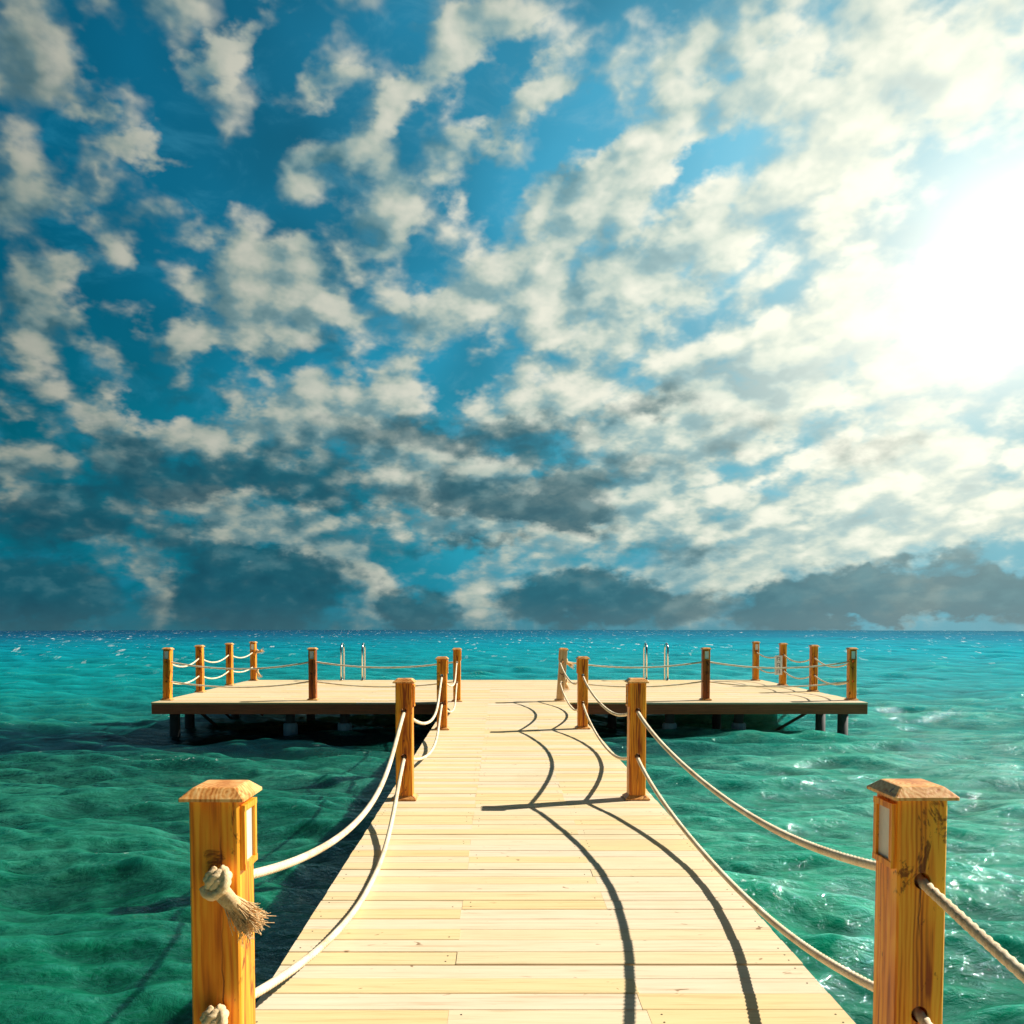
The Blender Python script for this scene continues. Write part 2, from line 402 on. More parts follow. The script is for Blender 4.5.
def deck_wood(name,tint=1.0):
    m,t,b=material(name)
    p=t.node('ShaderNodeTexCoord').outputs['Object']; tone=t.node('ShaderNodeAttribute',attribute_name='tone').outputs['Fac']
    v=t.vm('ADD',p,t.vm('SCALE',(17.3,0,0),scale=t.m('MULTIPLY',tone,40)))
    g=t.noise(t.vm('MULTIPLY',v,(1.6,34,34)),1.0,5,.6,.5)
    g2=t.noise(t.vm('MULTIPLY',v,(5,110,110)),1.0,3,.6)
    base=t.ramp(tone,[(0,(.80,.60,.31)),(.3,(.82,.64,.36)),(.5,(.80,.64,.40)),(.75,(.82,.68,.49)),(1,(.80,.66,.50))])
    f=t.m('ADD',t.m('MULTIPLY',g,.7),t.m('MULTIPLY',g2,.3))
    c=t.mix(1.0,base,t.ramp(f,[(.28,(.68,.58,.48)),(.46,(.93,.91,.87)),(.7,(1.04,1.04,1.04))]),'MULTIPLY')
    st=t.noise(t.vm('MULTIPLY',p,(.9,.9,.9)),1.0,4,.6)
    c=t.mix(t.step(st,.48,.72,0,.5),c,C(.66,.52,.32))
    kn=t.noise(t.vm('MULTIPLY',v,(7,16,16)),1.0,2,.6,1.0)
    c=t.mix(t.m('MULTIPLY',t.step(kn,.71,.76),.8),c,C(.22,.10,.04))
    sc=t.noise(t.vm('MULTIPLY',v,(3.2,20,20)),1.0,4,.7,1.5)
    c=t.mix(t.m('MULTIPLY',t.step(sc,.66,.74),.45),c,C(.55,.28,.14))
    t.l.new(c,b.inputs['Base Color']); b.inputs['Roughness'].default_value=.7; b.inputs['Specular IOR Level'].default_value=.2
    bp=t.node('ShaderNodeBump',{'Height':f,'Strength':.25,'Distance':.006}); t.l.new(bp.outputs[0],b.inputs['Normal'])
    return m
M['deck']=deck_wood('bleached_deck_boards')
def simple(name,col,rough,metal=0.0,nscale=0,var=.3,stretch=(1,1,1)):
    m,t,b=material(name)
    if nscale:
        p=t.node('ShaderNodeTexCoord').outputs['Object']
        n=t.noise(t.vm('MULTIPLY',p,stretch),nscale,5,.6)
        c=t.mix(n,C(*[k*(1-var) for k in col]),C(*[min(1,k*(1+var)) for k in col])); t.l.new(c,b.inputs['Base Color'])
        bp=t.node('ShaderNodeBump',{'Height':n,'Strength':.3,'Distance':.01}); t.l.new(bp.outputs[0],b.inputs['Normal'])
    else: b.inputs['Base Color'].default_value=C(*col)
    b.inputs['Roughness'].default_value=rough; b.inputs['Metallic'].default_value=metal
    return m
M['fascia']=simple('brown_fascia_timber',(.46,.11,.045),.8,0,9,.55,(.25,3,3))
M['beam']=simple('dark_substructure_timber',(.06,.035,.02),.8,0,8,.5)
M['pile']=simple('grey_pile',(.07,.072,.075),.7,0,7,.5)
M['sleeve']=simple('blue_grey_pile_sleeve',(.22,.32,.42),.5,0,7,.3)
M['screw']=simple('dark_screw',(.05,.035,.025),.5,.6)
M['pane']=simple('frosted_lamp_pane',(.62,.62,.60),.35,0,30,.03)
M['pane_white']=simple('white_lamp_pane',(.96,.93,.88),.5)
M['steel']=simple('polished_steel',(.72,.72,.72),.18,1.0)
M['board']=simple('white_sign_board',(.93,.90,.93),.4)
M['ink']=simple('dark_sign_ink',(.22,.22,.28),.5)
def rope_mat(name,stops):
    m,t,b=material(name); p=t.node('ShaderNodeTexCoord').outputs['Object']
    n=t.noise(p,160,4,.7); n2=t.noise(p,7,3)
    c=t.ramp(t.m('ADD',t.m('MULTIPLY',n,.55),t.m('MULTIPLY',n2,.5)),stops)
    t.l.new(c,b.inputs['Base Color']); b.inputs['Roughness'].default_value=.85; b.inputs['Specular IOR Level'].default_value=.1
    bp=t.node('ShaderNodeBump',{'Height':n,'Strength':.5,'Distance':.004}); t.l.new(bp.outputs[0],b.inputs['Normal']); return m
M['rope']=rope_mat('natural_rope',[(.34,(.50,.31,.16)),(.5,(.84,.68,.47)),(.68,(.93,.84,.67))])
M['knot']=rope_mat('shaded_rope_end',[(.34,(.50,.26,.10)),(.5,(.86,.58,.30)),(.68,(.95,.77,.50))])  # rope colour with shade and warm deck bounce tinted in

# -------------------------------------------------------------------- water
def build_water():
    nr=np.random.RandomState(5)
    dense=np.linspace(-.80,.80,760); rest=np.linspace(.80,2*math.pi-.80,52)[1:-1]
    th=np.concatenate([dense,rest]); nT=len(th)
    RMAX=850*(EYE-SEA)/6.0
    rr=np.exp(np.linspace(math.log(.9),math.log(RMAX),1150)); nR=len(rr)
    dth=np.where(np.abs(th)<=.8001,1.6/759,.1)
    T,Rr=np.meshgrid(th,rr); X=(Rr*np.sin(T)).ravel(); Y=(Rr*np.cos(T)).ravel()
    cell=np.maximum(Rr*dth[None,:],Rr*.0052).ravel()
    Z=np.zeros_like(X); DX=np.zeros_like(X); DY=np.zeros_like(X); CR=np.zeros_like(X)
    lam=np.exp(np.linspace(math.log(.22),math.log(9.0),100))
    for L in lam:
        k=2*math.pi/L
        d=R(192)+nr.randn()*R(30)          # the chop runs from the right and far side towards the camera
        amp=.0125*(L/1.5)**.74*(1.0 if L<4 else (4/L)**.9)*nr.uniform(.6,1.4)
        ph=nr.uniform(0,2*math.pi); dx,dy=math.sin(d),math.cos(d)
        w=np.clip((L/cell-2.5)/3.0,0,1)
        # wave groups: the envelope drifts so that crests break up
        env=.65+.5*np.sin((X*dy-Y*dx)*k*.21+ph*3.1)*np.sin((X*dx+Y*dy)*k*.13+ph*1.7)
        a=k*(X*dx+Y*dy)+ph+.5*np.sin((X*dy-Y*dx)*k*.33+ph*2)
        c=np.cos(a); s=np.sin(a); A=amp*w*env
        Z+=A*c; DX-=A*dx*s*.8; DY-=A*dy*s*.8; CR+=A*k*c
    V=np.stack([X+DX,Y+DY,Z],1)
    V=np.vstack([V,[[0,0,0]]]); CR=np.append(CR,0)
    i=np.arange(nR-1)[:,None]*nT; j=np.arange(nT)[None,:]; jn=(np.arange(nT)+1)%nT; jn=jn[None,:]
    quads=np.stack([i+j,i+jn,i+nT+jn,i+nT+j],-1).reshape(-1,4)[:,::-1]
    tri=np.stack([np.full(nT,nR*nT),np.arange(nT),(np.arange(nT)+1)%nT],1)[:,::-1]
    me=bpy.data.meshes.new('water')
    nl=quads.size+tri.size; npol=len(quads)+len(tri)
    me.vertices.add(len(V)); me.vertices.foreach_set('co',V.ravel())
    me.loops.add(nl); me.loops.foreach_set('vertex_index',np.concatenate([quads.ravel(),tri.ravel()]).astype(np.int32))
    me.polygons.add(npol)
    ls=np.concatenate([np.arange(len(quads))*4,quads.size+np.arange(len(tri))*3]).astype(np.int32)
    me.polygons.foreach_set('loop_start',ls)
    me.polygons.foreach_set('use_smooth',np.ones(npol,dtype=bool))
    me.update(calc_edges=True); me.validate()
    at=me.attributes.new('crest','FLOAT','POINT'); at.data.foreach_set('value',CR.astype(np.float32))
    o=bpy.data.objects.new('water',me); COL.objects.link(o); o.location=(0,0,SEA)
    tag(o,kind='structure'); return o
water=build_water()
def water_mat():
    m,t,b=material('sea_water')
    p=t.node('ShaderNodeTexCoord').outputs['Object']; x,y,z=t.sep(p)
    crest=t.node('ShaderNodeAttribute',attribute_name='crest').outputs['Fac']
    dist=t.vm('LENGTH',t.xyz(x,y,0.0))
    big=t.noise(t.xyz(t.m('MULTIPLY',x,.05),t.m('MULTIPLY',y,.03),0.0),1.0,4,.55,.3)
    # shallows near the pier are green, deeper water turns turquoise and then blue
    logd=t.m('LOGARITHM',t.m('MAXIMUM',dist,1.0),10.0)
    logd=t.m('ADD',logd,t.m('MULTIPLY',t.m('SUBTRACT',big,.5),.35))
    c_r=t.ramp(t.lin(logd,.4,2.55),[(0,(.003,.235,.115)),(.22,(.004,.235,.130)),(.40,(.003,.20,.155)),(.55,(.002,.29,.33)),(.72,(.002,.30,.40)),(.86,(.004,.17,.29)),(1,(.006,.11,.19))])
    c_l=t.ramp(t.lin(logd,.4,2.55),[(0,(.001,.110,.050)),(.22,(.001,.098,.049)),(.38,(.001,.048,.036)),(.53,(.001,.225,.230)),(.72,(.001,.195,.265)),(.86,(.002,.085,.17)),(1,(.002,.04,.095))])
    side=t.step(t.m('ADD',t.m('DIVIDE',x,t.m('ADD',dist,.5)),t.m('MULTIPLY',t.m('SUBTRACT',big,.5),.3)),-.42,.50)  # left-to-right brightness falloff painted into the water colours
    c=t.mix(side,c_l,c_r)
    # milky swirls of sand stirred up in the water
    sw=t.noise(t.vm('MULTIPLY',p,(.95,1.7,.0)),1.0,7,.66,1.4)
    vein=t.m('SUBTRACT',1.0,t.m('MULTIPLY',t.m('ABSOLUTE',t.m('SUBTRACT',sw,.5)),11.0),clamp=True)
    patch=t.step(t.noise(t.vm('MULTIPLY',p,(.22,.3,0)),1.0,3),.42,.62)
    near=t.step(dist,40,12)
    c=t.mix(t.m('MULTIPLY',t.m('MULTIPLY',vein,patch),t.m('MULTIPLY',near,.75)),c,t.mix(side,C(.03,.22,.14),C(.13,.42,.31)))
    fine=t.noise(t.vm('MULTIPLY',p,(3.2,6.5,0)),1.0,6,.68,1.2)
    streak=t.m('SUBTRACT',1.0,t.m('MULTIPLY',t.m('ABSOLUTE',t.m('SUBTRACT',fine,.5)),14.0),clamp=True)
    c=t.mix(t.m('MULTIPLY',streak,t.m('MULTIPLY',near,.30)),c,t.mix(side,C(.025,.24,.15),C(.10,.44,.33)))
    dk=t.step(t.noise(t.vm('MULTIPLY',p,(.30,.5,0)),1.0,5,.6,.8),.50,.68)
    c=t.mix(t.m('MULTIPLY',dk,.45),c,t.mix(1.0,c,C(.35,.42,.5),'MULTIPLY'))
    # platform shade painted into the water colour, running into dark seagrass at left
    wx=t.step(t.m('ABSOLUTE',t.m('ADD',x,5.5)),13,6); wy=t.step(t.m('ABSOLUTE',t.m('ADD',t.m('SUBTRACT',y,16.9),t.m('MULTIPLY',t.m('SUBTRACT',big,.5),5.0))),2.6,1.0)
    weed_shade=t.m('MULTIPLY',t.m('MULTIPLY',wx,wy),t.step(t.noise(t.vm('MULTIPLY',p,(.35,.7,0)),1.0,4,.6),.30,.50,.45,1.0))
    c=t.mix(t.m('MULTIPLY',weed_shade,.92),c,C(.0008,.009,.018))
    # light through thin crests, painted as a paler colour
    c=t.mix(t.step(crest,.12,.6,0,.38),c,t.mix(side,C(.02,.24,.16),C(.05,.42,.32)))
    # wave shading painted into the colour: troughs darkened, crests brightened
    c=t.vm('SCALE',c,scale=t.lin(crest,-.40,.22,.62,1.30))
    # foam flecks and distant whitecaps
    f1=t.noise(t.vm('MULTIPLY',p,(9,13,0)),1.0,6,.72,.6); fa=t.noise(t.vm('MULTIPLY',p,(.5,.8,0)),1.0,3,.6)
    foam=t.m('MULTIPLY',t.step(f1,.585,.64),t.m('MULTIPLY',t.step(fa,.56,.66),t.step(crest,.0,.45)))
    w1=t.noise(t.vm('MULTIPLY',p,(.85,.26,0)),1.0,5,.72,.2); w2=t.noise(t.vm('MULTIPLY',p,(.03,.012,0)),1.0,2)
    cap=t.m('MULTIPLY',t.step(w1,.605,.65),t.m('MULTIPLY',t.step(dist,28,120),t.step(w2,.38,.54)))
    fo=t.m('MAXIMUM',t.m('MULTIPLY',foam,t.step(dist,60,25)),t.m('MULTIPLY',cap,.8))
    c=t.mix(fo,c,C(.82,.88,.88))
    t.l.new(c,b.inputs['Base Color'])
    t.l.new(t.lin(fo,0,1,.07,.8),b.inputs['Roughness'])
    b.inputs['IOR'].default_value=1.33; b.inputs['Specular IOR Level'].default_value=0.0
    b.subsurface_method='BURLEY'
    b.inputs['Subsurface Weight'].default_value=.62; b.inputs['Subsurface Radius'].default_value=(.25,.8,.8); b.inputs['Subsurface Scale'].default_value=.35
    r1=t.noise(t.vm('MULTIPLY',p,(9,13,0)),1.0,5,.62,.5); r2=t.noise(t.vm('MULTIPLY',p,(1.1,1.9,0)),1.0,4,.6,.4)
    h=t.m('ADD',t.m('MULTIPLY',r1,.032),t.m('MULTIPLY',r2,.10))
    bp=t.node('ShaderNodeBump',{'Height':h,'Strength':.95,'Distance':1.0}); t.l.new(bp.outputs[0],b.inputs['Normal'])
    fr=t.node('ShaderNodeFresnel',{'IOR':1.33,'Normal':bp.outputs[0]}).outputs[0]
    gl=t.node('ShaderNodeBsdfGlossy',{'Color':C(.72,.95,1),'Roughness':t.lin(dist,5,120,.045,.30),'Normal':bp.outputs[0]})
    fac=t.m('MINIMUM',t.m('MULTIPLY',fr,.8),t.step(dist,90,4,.06,.21)); fac=t.m('MULTIPLY',fac,t.m('SUBTRACT',1.0,fo))
    mx=t.node('ShaderNodeMixShader',{0:fac,1:b.outputs[0],2:gl.outputs[0]})
    t.l.new(mx.outputs[0],t.n['Material Output'].inputs[0])
    return m
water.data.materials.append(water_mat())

# --------------------------------------------------------------------- pier
PL,PR = -1.024,1.432                    # walkway edges
FX0,FX1,FY0,FY1 = -7.07,7.52,17.25,24.22   # platform
PITCH_B=.155; GAP=.005; TH=.035
pier=empty('wooden_pier',(0,0,0),'long pale timber pier of crosswise boards ending in a wide T-shaped platform over the sea','pier')
def plank_rows(mb,y0,y1,x0,x1,joints,screws,pitch):
    y=y0; row=0; glast=.003
    while y<y1-.03:
        row+=1; gn=rng.choice((.008,.011,.014)) if row%2==0 and rng.random()<.75 else rng.choice((.0015,.002,.003,.004)); fl=rng.random()<.5
        ye=min(y+pitch,y1); xs=[x0]
        for grp in joints:
            if rng.random()<.62: xs.append(rng.choice(grp))
        xs=sorted(xs)+[x1]
        for ci,(a,b) in enumerate(zip(xs[:-1],xs[1:])):
            mb.tone=min(1,max(0,(.25 if (row+ci)%2 else .78)+rng.gauss(0,.16))); mb.mat=0
            dz=rng.uniform(-.0022,.0022); ex=rng.uniform(-.002,.002)
            xa=a+(.0004 if a!=x0 else ex); xb=b-(.0004 if b!=x1 else ex)
            c=.003; prof=[(y+glast/2,-TH+dz),(ye-gn/2,-TH+dz),(ye-gn/2,dz-c),(ye-gn/2-c,dz),(y+glast/2+c,dz),(y+glast/2,dz-c)]
            mb.prism([[(xa,p,q) for p,q in prof],[(xb,p,q) for p,q in prof]])
            if screws:
                mb.mat=1
                for sx in (xa+.05,xb-.05):
                    for sy in (y+pitch*.27,y+pitch*.73):
                        if rng.random()<.3:
                            cx=sx+rng.uniform(-.006,.006); cy=sy+rng.uniform(-.006,.006)
                            ring=lambda r,z:[(cx+r*math.cos(q*1.0472),cy+r*math.sin(q*1.0472),z) for q in range(6)]
                            mb.prism([ring(.0045,dz-.004),ring(.0045,dz+.0012)])
                mb.mat=0
        y=ye; glast=gn
wd=MB(); plank_rows(wd,-3.2,FY0,PL,PR,[(-.21,-.205,-.20),(.60,.61,.615)],True,PITCH_B)
wd.build('walkway_boards',[M['deck'],M['screw']],pier)
pd=MB(); plank_rows(pd,FY0,FY1,FX0,FX1,[(-5.2,-4.6),(-2.9,-2.3),(-.2,.2),(2.6,3.1),(5.2,5.6)],False,PITCH_B)
pd.build('platform_boards',[M['deck'],M['screw']],pier)
FZ=-.238
fa=MB()
fa.box(FX0,PL-.002,FY0+.012,FY0+.05,FZ,-TH-.003); fa.box(PR+.002,FX1,FY0+.012,FY0+.05,FZ,-TH-.003)
fa.build('front_fascia',M['fascia'],pier)
for xa,xb in ((FX0+.01,FX0+.05),(FX1-.05,FX1-.01)):
    q=MB(); q.box(xa,xb,FY0+.053,FY1-.053,FZ,-TH-.003); q.build('side_fascia',M['fascia'],pier)
q=MB(); q.box(FX0+.01,FX1-.01,FY1-.05,FY1-.01,FZ,-TH-.003); q.build('back_fascia',M['fascia'],pier)
jo=MB()
for yy in (18.0,19.3,20.6,21.9,23.2): jo.box(FX0+.06,FX1-.06,yy-.05,yy+.05,-.225,-TH-.006)
jo.build('platform_joists',M['beam'],pier)
for xx in (PL+.10,.2,PR-.18):
    q=MB(); q.box(xx,xx+.09,-3.2,FY0-.003,-.22,-TH-.006); q.build('walkway_beam',M['beam'],pier)
def pile(x,y,mat,r=.10,sleeve=False):
    q=MB(); n=10
    ring=lambda rr,z:[(x+rr*math.cos(2*math.pi*k/n),y+rr*math.sin(2*math.pi*k/n),z) for k in range(n)]
    q.prism([ring(r*1.05,-2.4),ring(r,-.23)]); o=q.build('pile',mat,pier,True)
    if sleeve:
        s=MB(); s.prism([ring(r*1.5,-1.2),ring(r*1.5,-.5),ring(r*1.35,-.46)]); s.build('pile_sleeve',M['sleeve'],o)
for x,y,sl in ((-6.86,17.95,0),(-4.33,17.62,1),(-3.2,17.62,1),(3.56,17.62,1),(5.0,17.62,1),(7.30,17.95,0),
             (-6.93,19.0,0),(-4.3,19.4,0),(-2.0,19.4,0),(2.6,19.4,0),(5.0,19.4,0),(7.3,19.2,0),
             (-6.93,22.3,0),(-3.2,22.3,0),(.2,22.3,0),(3.4,22.3,0),(7.3,22.3,0)):
    pile(x,y,M['pile'],.11 if abs(x)>6 else .10,bool(sl))
for yy in (1.2,4.4,7.7,11.0,14.3):
    for xx in (PL+.16,PR-.16): pile(xx,yy,M['pile'],.085)
def brace(a,b):
    q=MB(); q.tube([a,b],.035,6); q.build('brace',M['beam'],pier)
for x in (-6.93,7.3):
    brace((x,22.2,-.95),(x,20.6,-.3))
brace((7.2,19.25,-.3),(6.3,19.3,-.85)); brace((-6.8,19.05,-.3),(-6.2,19.1,-.85)); brace((3.3,22.3,-.9),(2.2,22.3,-.3)); brace((-6.8,22.3,-.3),(-6.2,22.3,-.8))

# -------------------------------------------------------------------- posts
HW=.0755; HT=1.068; HOLES=(.40,.815)
def shaft_mesh(name,axes,mat):
    mb=MB(); c=.006
    oc=[(-HW+c,-HW),(HW-c,-HW),(HW,-HW+c),(HW,HW-c),(HW-c,HW),(-HW+c,HW),(-HW,HW-c),(-HW,-HW+c)]
    mb.prism([[(a,b,0.004) for a,b in oc],[(a,b,HT) for a,b in oc]])
    o=mb.build(name,mat)
    cut=MB()
    for ax,zz in [(a,h) for a in axes for h in HOLES]:
        for s in (1,):
            ring=[]
            for e in (-.2,.2):
                ring.append([((r*math.cos(q)) if ax=='y' else e, e if ax=='y' else r*math.cos(q), zz+r*math.sin(q)) for q in [2*math.pi*k/16 for k in range(16)] for r in (.0255,)])
            cut.prism(ring if ax=='x' else [ring[1],ring[0]])
    co_=cut.build('hole_cutter',mat)
    md=o.modifiers.new('holes','BOOLEAN'); md.operation='DIFFERENCE'; md.object=co_; md.solver='EXACT'; md.use_self=True
    dg=bpy.context.evaluated_depsgraph_get(); me=bpy.data.meshes.new_from_object(o.evaluated_get(dg)); me.name=name
    bpy.data.objects.remove(o); bpy.data.objects.remove(co_)
    return me
SH={k:shaft_mesh('shaft',k,M['post']) for k in ('y','xy')}
SH['x']=shaft_mesh('shaft','x',M['post_shaded'])
SH['pale']=shaft_mesh('shaft','y',M['post_pale'])
def sq(h,z,c=.004): return [(-h+c,-h,z),(h-c,-h,z),(h,-h+c,z),(h,h-c,z),(h-c,h,z),(-h+c,h,z),(-h,h-c,z),(-h,-h+c,z)]
def cap_part(parent):
    mb=MB(); mb.prism([sq(.088,HT-.003),sq(.0985,HT-.001),sq(.0985,HT+.008),sq(.068,HT+.035),sq(.062,HT+.037)]); return mb.build('cap',M['cap'],parent)
def trim_part(parent,mat):
    mb=MB(); mb.prism([sq(.112,.004),sq(.112,.016),sq(.079,.040),sq(.0765,.041)]); return mb.build('base_trim',mat,parent)
def lamp(parent,face):
    """wooden frame with a frosted pane let into one face near the top"""
    fx,fy={'front':(0,-1),'left':(-1,0),'right':(1,0)}[face]
    zc,hh,hw,b=.950,.100,.062,.019
    def P(u,v,d):   # u across the face, v up, d out of it
        return (-fy*u+fx*(HW+d), fx*u+fy*(HW+d), zc+v)
    fr=MB()
    def bar(u0,u1,v0,v1,d0,d1):
        vs=[P(u0,v0,d0),P(u1,v0,d0),P(u1,v1,d0),P(u0,v1,d0)]+[P(u0,v0,d1),P(u1,v0,d1),P(u1,v1,d1),P(u0,v1,d1)]
        fr.add(vs,[(3,2,1,0),(4,5,6,7),(0,1,5,4),(1,2,6,5),(2,3,7,6),(3,0,4,7)])
    bar(-hw,hw,hh-b,hh,-.004,.016); bar(-hw,hw,-hh,-hh+b,-.004,.016)
    bar(-hw,-hw+b,-hh+b,hh-b,-.004,.0145); bar(hw-b,hw,-hh+b,hh-b,-.004,.0145)
    f=fr.build('lamp_frame',M['post'],parent)
    pn=MB(); u,v=hw-b+.001,hh-b+.001
    vs=[P(-u,-v,-.003),P(u,-v,-.003),P(u,v,-.003),P(-u,v,-.003),P(-u,-v,.005),P(u,-v,.005),P(u,v,.005),P(-u,v,.005)]
    pn.add(vs,[(3,2,1,0),(4,5,6,7),(0,1,5,4),(1,2,6,5),(2,3,7,6),(3,0,4,7)])
    pn.build('lamp_pane',M['pane_white' if face=='front' else 'pane'],f); return f
PROTO={}
GRP='pine rope posts along the pier edges'
def post(x,y,kind,face,label,tilt=(0,0),rz=0.0):
    key=(kind,face)
    if key not in PROTO:
        r=empty('rope_post',(0,0,0),label,'post',GRP)
        s=bpy.data.objects.new('shaft',SH[kind]); COL.objects.link(s); s.parent=r
        cap_part(r); trim_part(r,M['post_pale'] if kind=='pale' else M['cap'])
        if face: lamp(r,face)
        PROTO[key]=r
    else: r=copy_tree(PROTO[key])
    r['label']=label; r.location=(x,y,0); r.rotation_euler=(R(tilt[1]),R(tilt[0]),R(rz)); return r
L_,R_=-.855,1.285
post(-.86,2.62,'y','right','big pine post in the left foreground with knotted rope ends on its front',rz=-.6)
post(1.293,2.64,'y','left','big pine post in the right foreground with lamp window facing the walkway',rz=1.0)
post(L_,7.72,'y','right','second post along the left edge of the walkway, behind the foreground knotted post')
post(1.262,7.74,'y','left','second post on the right walkway edge, behind the right foreground post')
post(L_,12.85,'y','right','third post on the left walkway edge, just before the platform')
post(R_,12.95,'y','left','third post on the right walkway edge, just before the platform')
post(L_,17.48,'y','right','post at the inner left corner where the walkway meets the platform')
post(1.275,17.60,'pale','left','faded pale leaning post at the inner right corner where walkway meets platform',tilt=(4,0))
yf=17.82
post(-6.96,yf,'xy','front','front corner post of the left platform wing, outermost on the left',tilt=(1.6,0))
post(-3.90,yf,'x','front','dark lone post midway along the front edge of the left platform wing')
post(4.35,yf,'x','front','dark lone post midway along the front edge of the right platform wing')
post(7.42,yf,'xy','front','front corner post of the right platform wing, outermost on the right',tilt=(-.5,0))
post(-7.0,19.9,'y',None,'second post from the front along the outer side of the left platform wing')
post(-7.0,22.1,'y',None,'third post from the front along the outer side of the left platform wing')
post(-6.92,23.98,'y','front','back corner post of the left platform wing with frayed rope ends beside it')
post(7.46,20.1,'y',None,'second post from the front along the outer side of the right platform wing')
post(7.40,22.1,'y',None,'post with the small white notice on the outer side of the right wing')
post(7.27,24.0,'y','front','back corner post of the right platform wing, furthest from the viewer')

# -------------------------------------------------------------------- ropes
ROPE=.0165
def rope_obj(pts_end,sag,bow,label,group,fine,extra=None):
    a,b=Vector(pts_end[0]),Vector(pts_end[1]); Lh=(b-a).length
    n=int(Lh/(.011 if fine else .045)); pts=[]
    side=Vector(((b-a).y,-(b-a).x,0)).normalized()
    for i in range(n+1):
        u=i/n; k=4*u*(1-u)
        p=a.lerp(b,u)+side*(bow*k*k); p.z-=sag*k
        p.z=max(p.z,ROPE+.003) if (FX0<p.x<FX1 and (PL<p.x<PR or p.y>FY0)) else p.z
        pts.append(p-a)
    mb=MB(); mb.tube(pts,ROPE,18 if fine else 10,True,.105,True,.27 if fine else .14)
    o=mb.build('rope',M['rope'],None,True,a); tag(o,label,'rope',group); return o
ZU,ZL=.815,.40
gW='ropes strung between the walkway posts'; gP='ropes strung between the platform posts'
near_l=(-.872,2.62); 
runs=[
 # a, b, upper sag, lower sag, upper bow, lower bow, where, group, fine
 ((-.872,2.56),(L_,7.72),.335,.385,.07,.085,'sagging from the knotted left foreground post to the second left post',gW,True),
 ((1.305,2.64),(1.262,7.74),.26,.31,.07,.07,'sagging from the right foreground post to the second right post',gW,True),
 ((L_,7.72),(L_,12.85),.36,.31,.06,.06,'between the second and third posts on the left of the walkway',gW,False),
 ((1.262,7.74),(R_,12.95),.25,.31,.04,.04,'between the second and third posts on the right of the walkway',gW,False),
 ((L_,12.85),(L_,17.48),.30,.33,.05,.05,'from the third left walkway post to the inner left platform corner',gW,False),
 ((R_,12.95),(1.275,17.60),.27,.31,.04,.04,'from the third right walkway post to the pale leaning post',gW,False),
 ((-6.96,yf),(-3.90,yf),.16,.13,0,0,'across the outer half of the left platform wing front',gP,False),
 ((-3.90,yf),(L_,yf-.02),.13,.12,0,0,'across the inner half of the left platform wing front',gP,False),
 ((1.36,yf-.02),(4.35,yf),.13,.12,0,0,'across the inner half of the right platform wing front',gP,False),
 ((4.35,yf),(7.42,yf),.14,.12,0,0,'across the outer half of the right platform wing front',gP,False),
 ((-6.96,yf),(-7.0,19.9),.16,.12,0,0,'nearest the front corner on the outer side of the left wing',gP,False),
 ((-7.0,19.9),(-7.0,22.1),.16,.14,0,0,'in the middle of the outer side of the left wing',gP,False),
 ((-7.0,22.1),(-6.92,23.98),.13,.10,0,0,'next to the back corner on the outer side of the left wing',gP,False),
 ((7.42,yf),(7.46,20.1),.17,.14,0,0,'nearest the front corner on the outer side of the right wing',gP,False),
 ((7.46,20.1),(7.40,22.1),.16,.15,0,0,'just in front of the white notice on the right wing outer side',gP,False),
 ((7.40,22.1),(7.27,24.0),.13,.12,0,0,'just beyond the white notice on the right wing outer side',gP,False),
 ((1.305,2.64),(1.30,-2.6),.22,.24,0,0,'running from the right foreground post out towards the viewer',gW,True),
]
made={}
for i,(a,b,su,sl,bu,bl,where,g,fine) in enumerate(runs):
    left=a[0]<0
    for nm,zz,s,w in (('upper',ZU,su,bu),('lower',ZL,sl,bl)):
        o=rope_obj(((a[0],a[1],zz),(b[0],b[1],zz)),s,w,nm+' rope '+where,g,fine)
        made[(i,nm)]=o
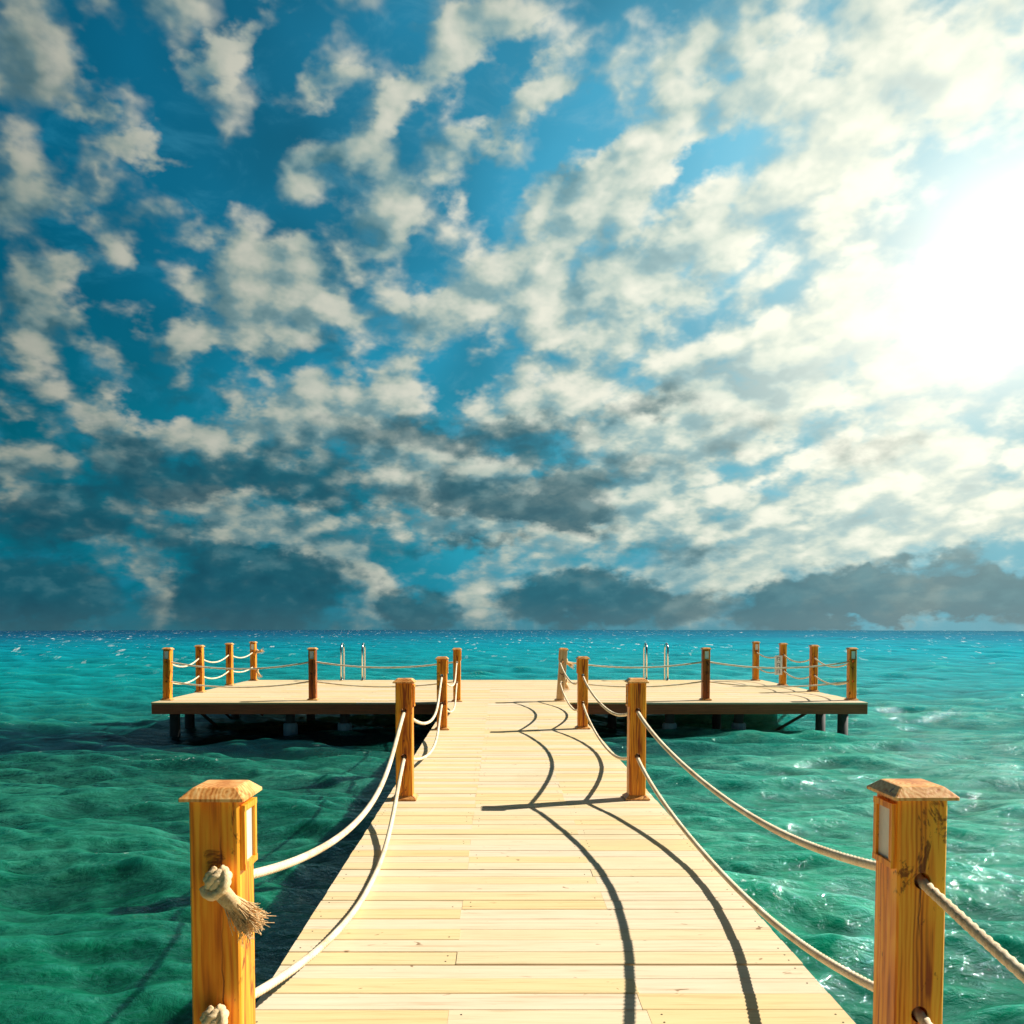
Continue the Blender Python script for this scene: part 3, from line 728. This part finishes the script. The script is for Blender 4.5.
def knot(parent,at,tail,size=1.0,fibres=60,seed=1):
    """stopper knot drawn tight against a post, its frayed end hanging off it"""
    r=random.Random(seed); at=Vector(at)-parent.location
    mb=MB(); pts=[]; nn=110; ax=Vector((.55,-.25,-.62)).normalized()
    e1=ax.cross(Vector((0,1,0))).normalized(); e2=ax.cross(e1)
    for i in range(nn+1):          # three tight turns about a slanting axis
        u=i/nn; q=2*math.pi*2.7*u+.6; w=.0235*(.72+.42*math.sin(math.pi*u))
        pts.append(at+(Vector((-.006,-.020,.012))+e1*math.cos(q)*w+e2*math.sin(q)*w*.8+ax*(u-.5)*.040)*size)
    mb.tube(pts,.0135*size,14,True,.06,True,.19)
    lp=[]
    for i in range(31):            # the bight crossing over the turns
        q=math.pi*1.25*i/30-.5
        lp.append(at+(Vector((-.010,-.030,.008))+e1*math.cos(q)*.036+ax*math.sin(q)*.030-Vector((0,1,0))*.012*math.sin(q))*size)
    mb.tube(lp,.0135*size,14,True,.06,True,.19)
    mb.build('knot',M['knot'],parent,True)
    if tail is None: return
    t=MB(); d=Vector(tail)*size; st=at+Vector((.004,-.035,-.012))*size
    sidev=d.cross(Vector((0,1,0))).normalized()
    t.tube([st,st+d*.4,st+d*.84],lambda u:(.024-.002*u)*size,14,True,.07,True,.3)
    for k in range(fibres):
        a=r.uniform(-1,1); c=r.uniform(-1,1); ln=r.uniform(.62,1.12)
        base=st+d*r.uniform(.3,.6)+sidev*a*.017*size+Vector((0,c*.014,0))*size
        p1=base+d*ln*.25+sidev*a*.008*size+Vector((0,c*.008,0))*size
        p2=base+d*ln*.55+sidev*(a*.016+r.uniform(-.006,.006))*size+Vector((0,c*.014-.004,r.uniform(-.006,.005)))*size
        p3=p2+(d*r.uniform(.02,.20)+sidev*(a*.010+r.uniform(-.014,.016))+Vector((0,r.uniform(-.01,.01),r.uniform(-.012,.010))))*size
        t.tube([base,p1,p2,p3],lambda u:(.0022-.0013*u)*size,4,cap=False)
    t.build('frayed_end',M['knot'],parent,True)
fy=2.62-HW
knot(made[(0,'upper')],(-.832,fy-.012,ZU+.008),(.086,-.010,-.082),1.12,300,3)
knot(made[(0,'lower')],(-.848,fy-.012,ZL),(.07,-.02,-.13),1.12,220,4)
# knotted ends on the far posts
def end_knot(key,at,tail,seed): knot(made[key],at,tail,1.5,36,seed)
end_knot((8,'upper'),(1.395,yf-.03,ZU),(.10,-.02,-.05),5)
end_knot((8,'lower'),(1.395,yf-.03,ZL),(.02,-.02,-.10),6)
end_knot((12,'upper'),(-6.82,24.0,ZU),(.12,-.02,.04),7)
end_knot((12,'lower'),(-6.82,24.0,ZL-.12),(.06,-.02,-.10),8)

# ------------------------------------------------------------------ ladders
def ladder(xa,label):
    r=empty('swim_ladder',(xa,24.0,0),label,'ladder','steel swim ladders at the back of the platform')
    for dx in (0,.60):
        p=[(dx,.02,.004),(dx,.02,.84)]
        for k in range(1,10):
            a=math.pi*k/10; p.append((dx,.245-.225*math.cos(a),.84+.20*math.sin(a)))
        p+=[(dx,.47,.84),(dx,.47,-.3),(dx,.47,-1.6)]
        q=MB(); q.tube(p,.027,10); q.tube([(dx,.02,.004),(dx,.02,.022)],.055,12); q.build('handrail',M['steel'],r,True)
    for zz in (-.2,-.48,-.76,-1.04):
        q=MB(); q.box(.0,.60,.43,.51,zz-.012,zz+.012); q.build('tread',M['steel'],r)
    return r
ladder(-4.45,'stainless steel swim ladder with two hooped handrails behind the left platform wing')
ladder(4.19,'stainless steel swim ladder with two hooped handrails behind the right platform wing')

# --------------------------------------------------------------- small sign
sg=empty('notice_board',(7.262,22.1-HW-.006,.53),'small white upright notice with dark marks fixed to a post on the right wing','sign')
q=MB(); q.box(-.095,.095,-.011,.009,-.25,.25); q.build('panel',M['board'],sg)
q=MB()
def stroke(x0,x1,z0,z1): q.box(x0,x1,-.0135,-.0105,z0,z1)
for zc in (.165,.0,-.165):
    stroke(-.05,-.032,zc-.05,zc+.05); stroke(-.032,.04,zc+.032,zc+.05); stroke(.022,.04,zc-.05,zc+.032); stroke(-.01,.022,zc-.02,zc-.004)
stroke(-.07,.07,.082,.088); stroke(-.07,.07,-.086,-.080)
q.build('marks',M['ink'],sg)

# ------------------------------------------------------------------- render
scene.render.engine='CYCLES'
scene.view_settings.view_transform='Standard'; scene.view_settings.look='None'
scene.view_settings.exposure=0.58; scene.view_settings.gamma=1.0
scene.cycles.max_bounces=6; scene.cycles.use_denoising=True
scene.cycles.sample_clamp_indirect=6
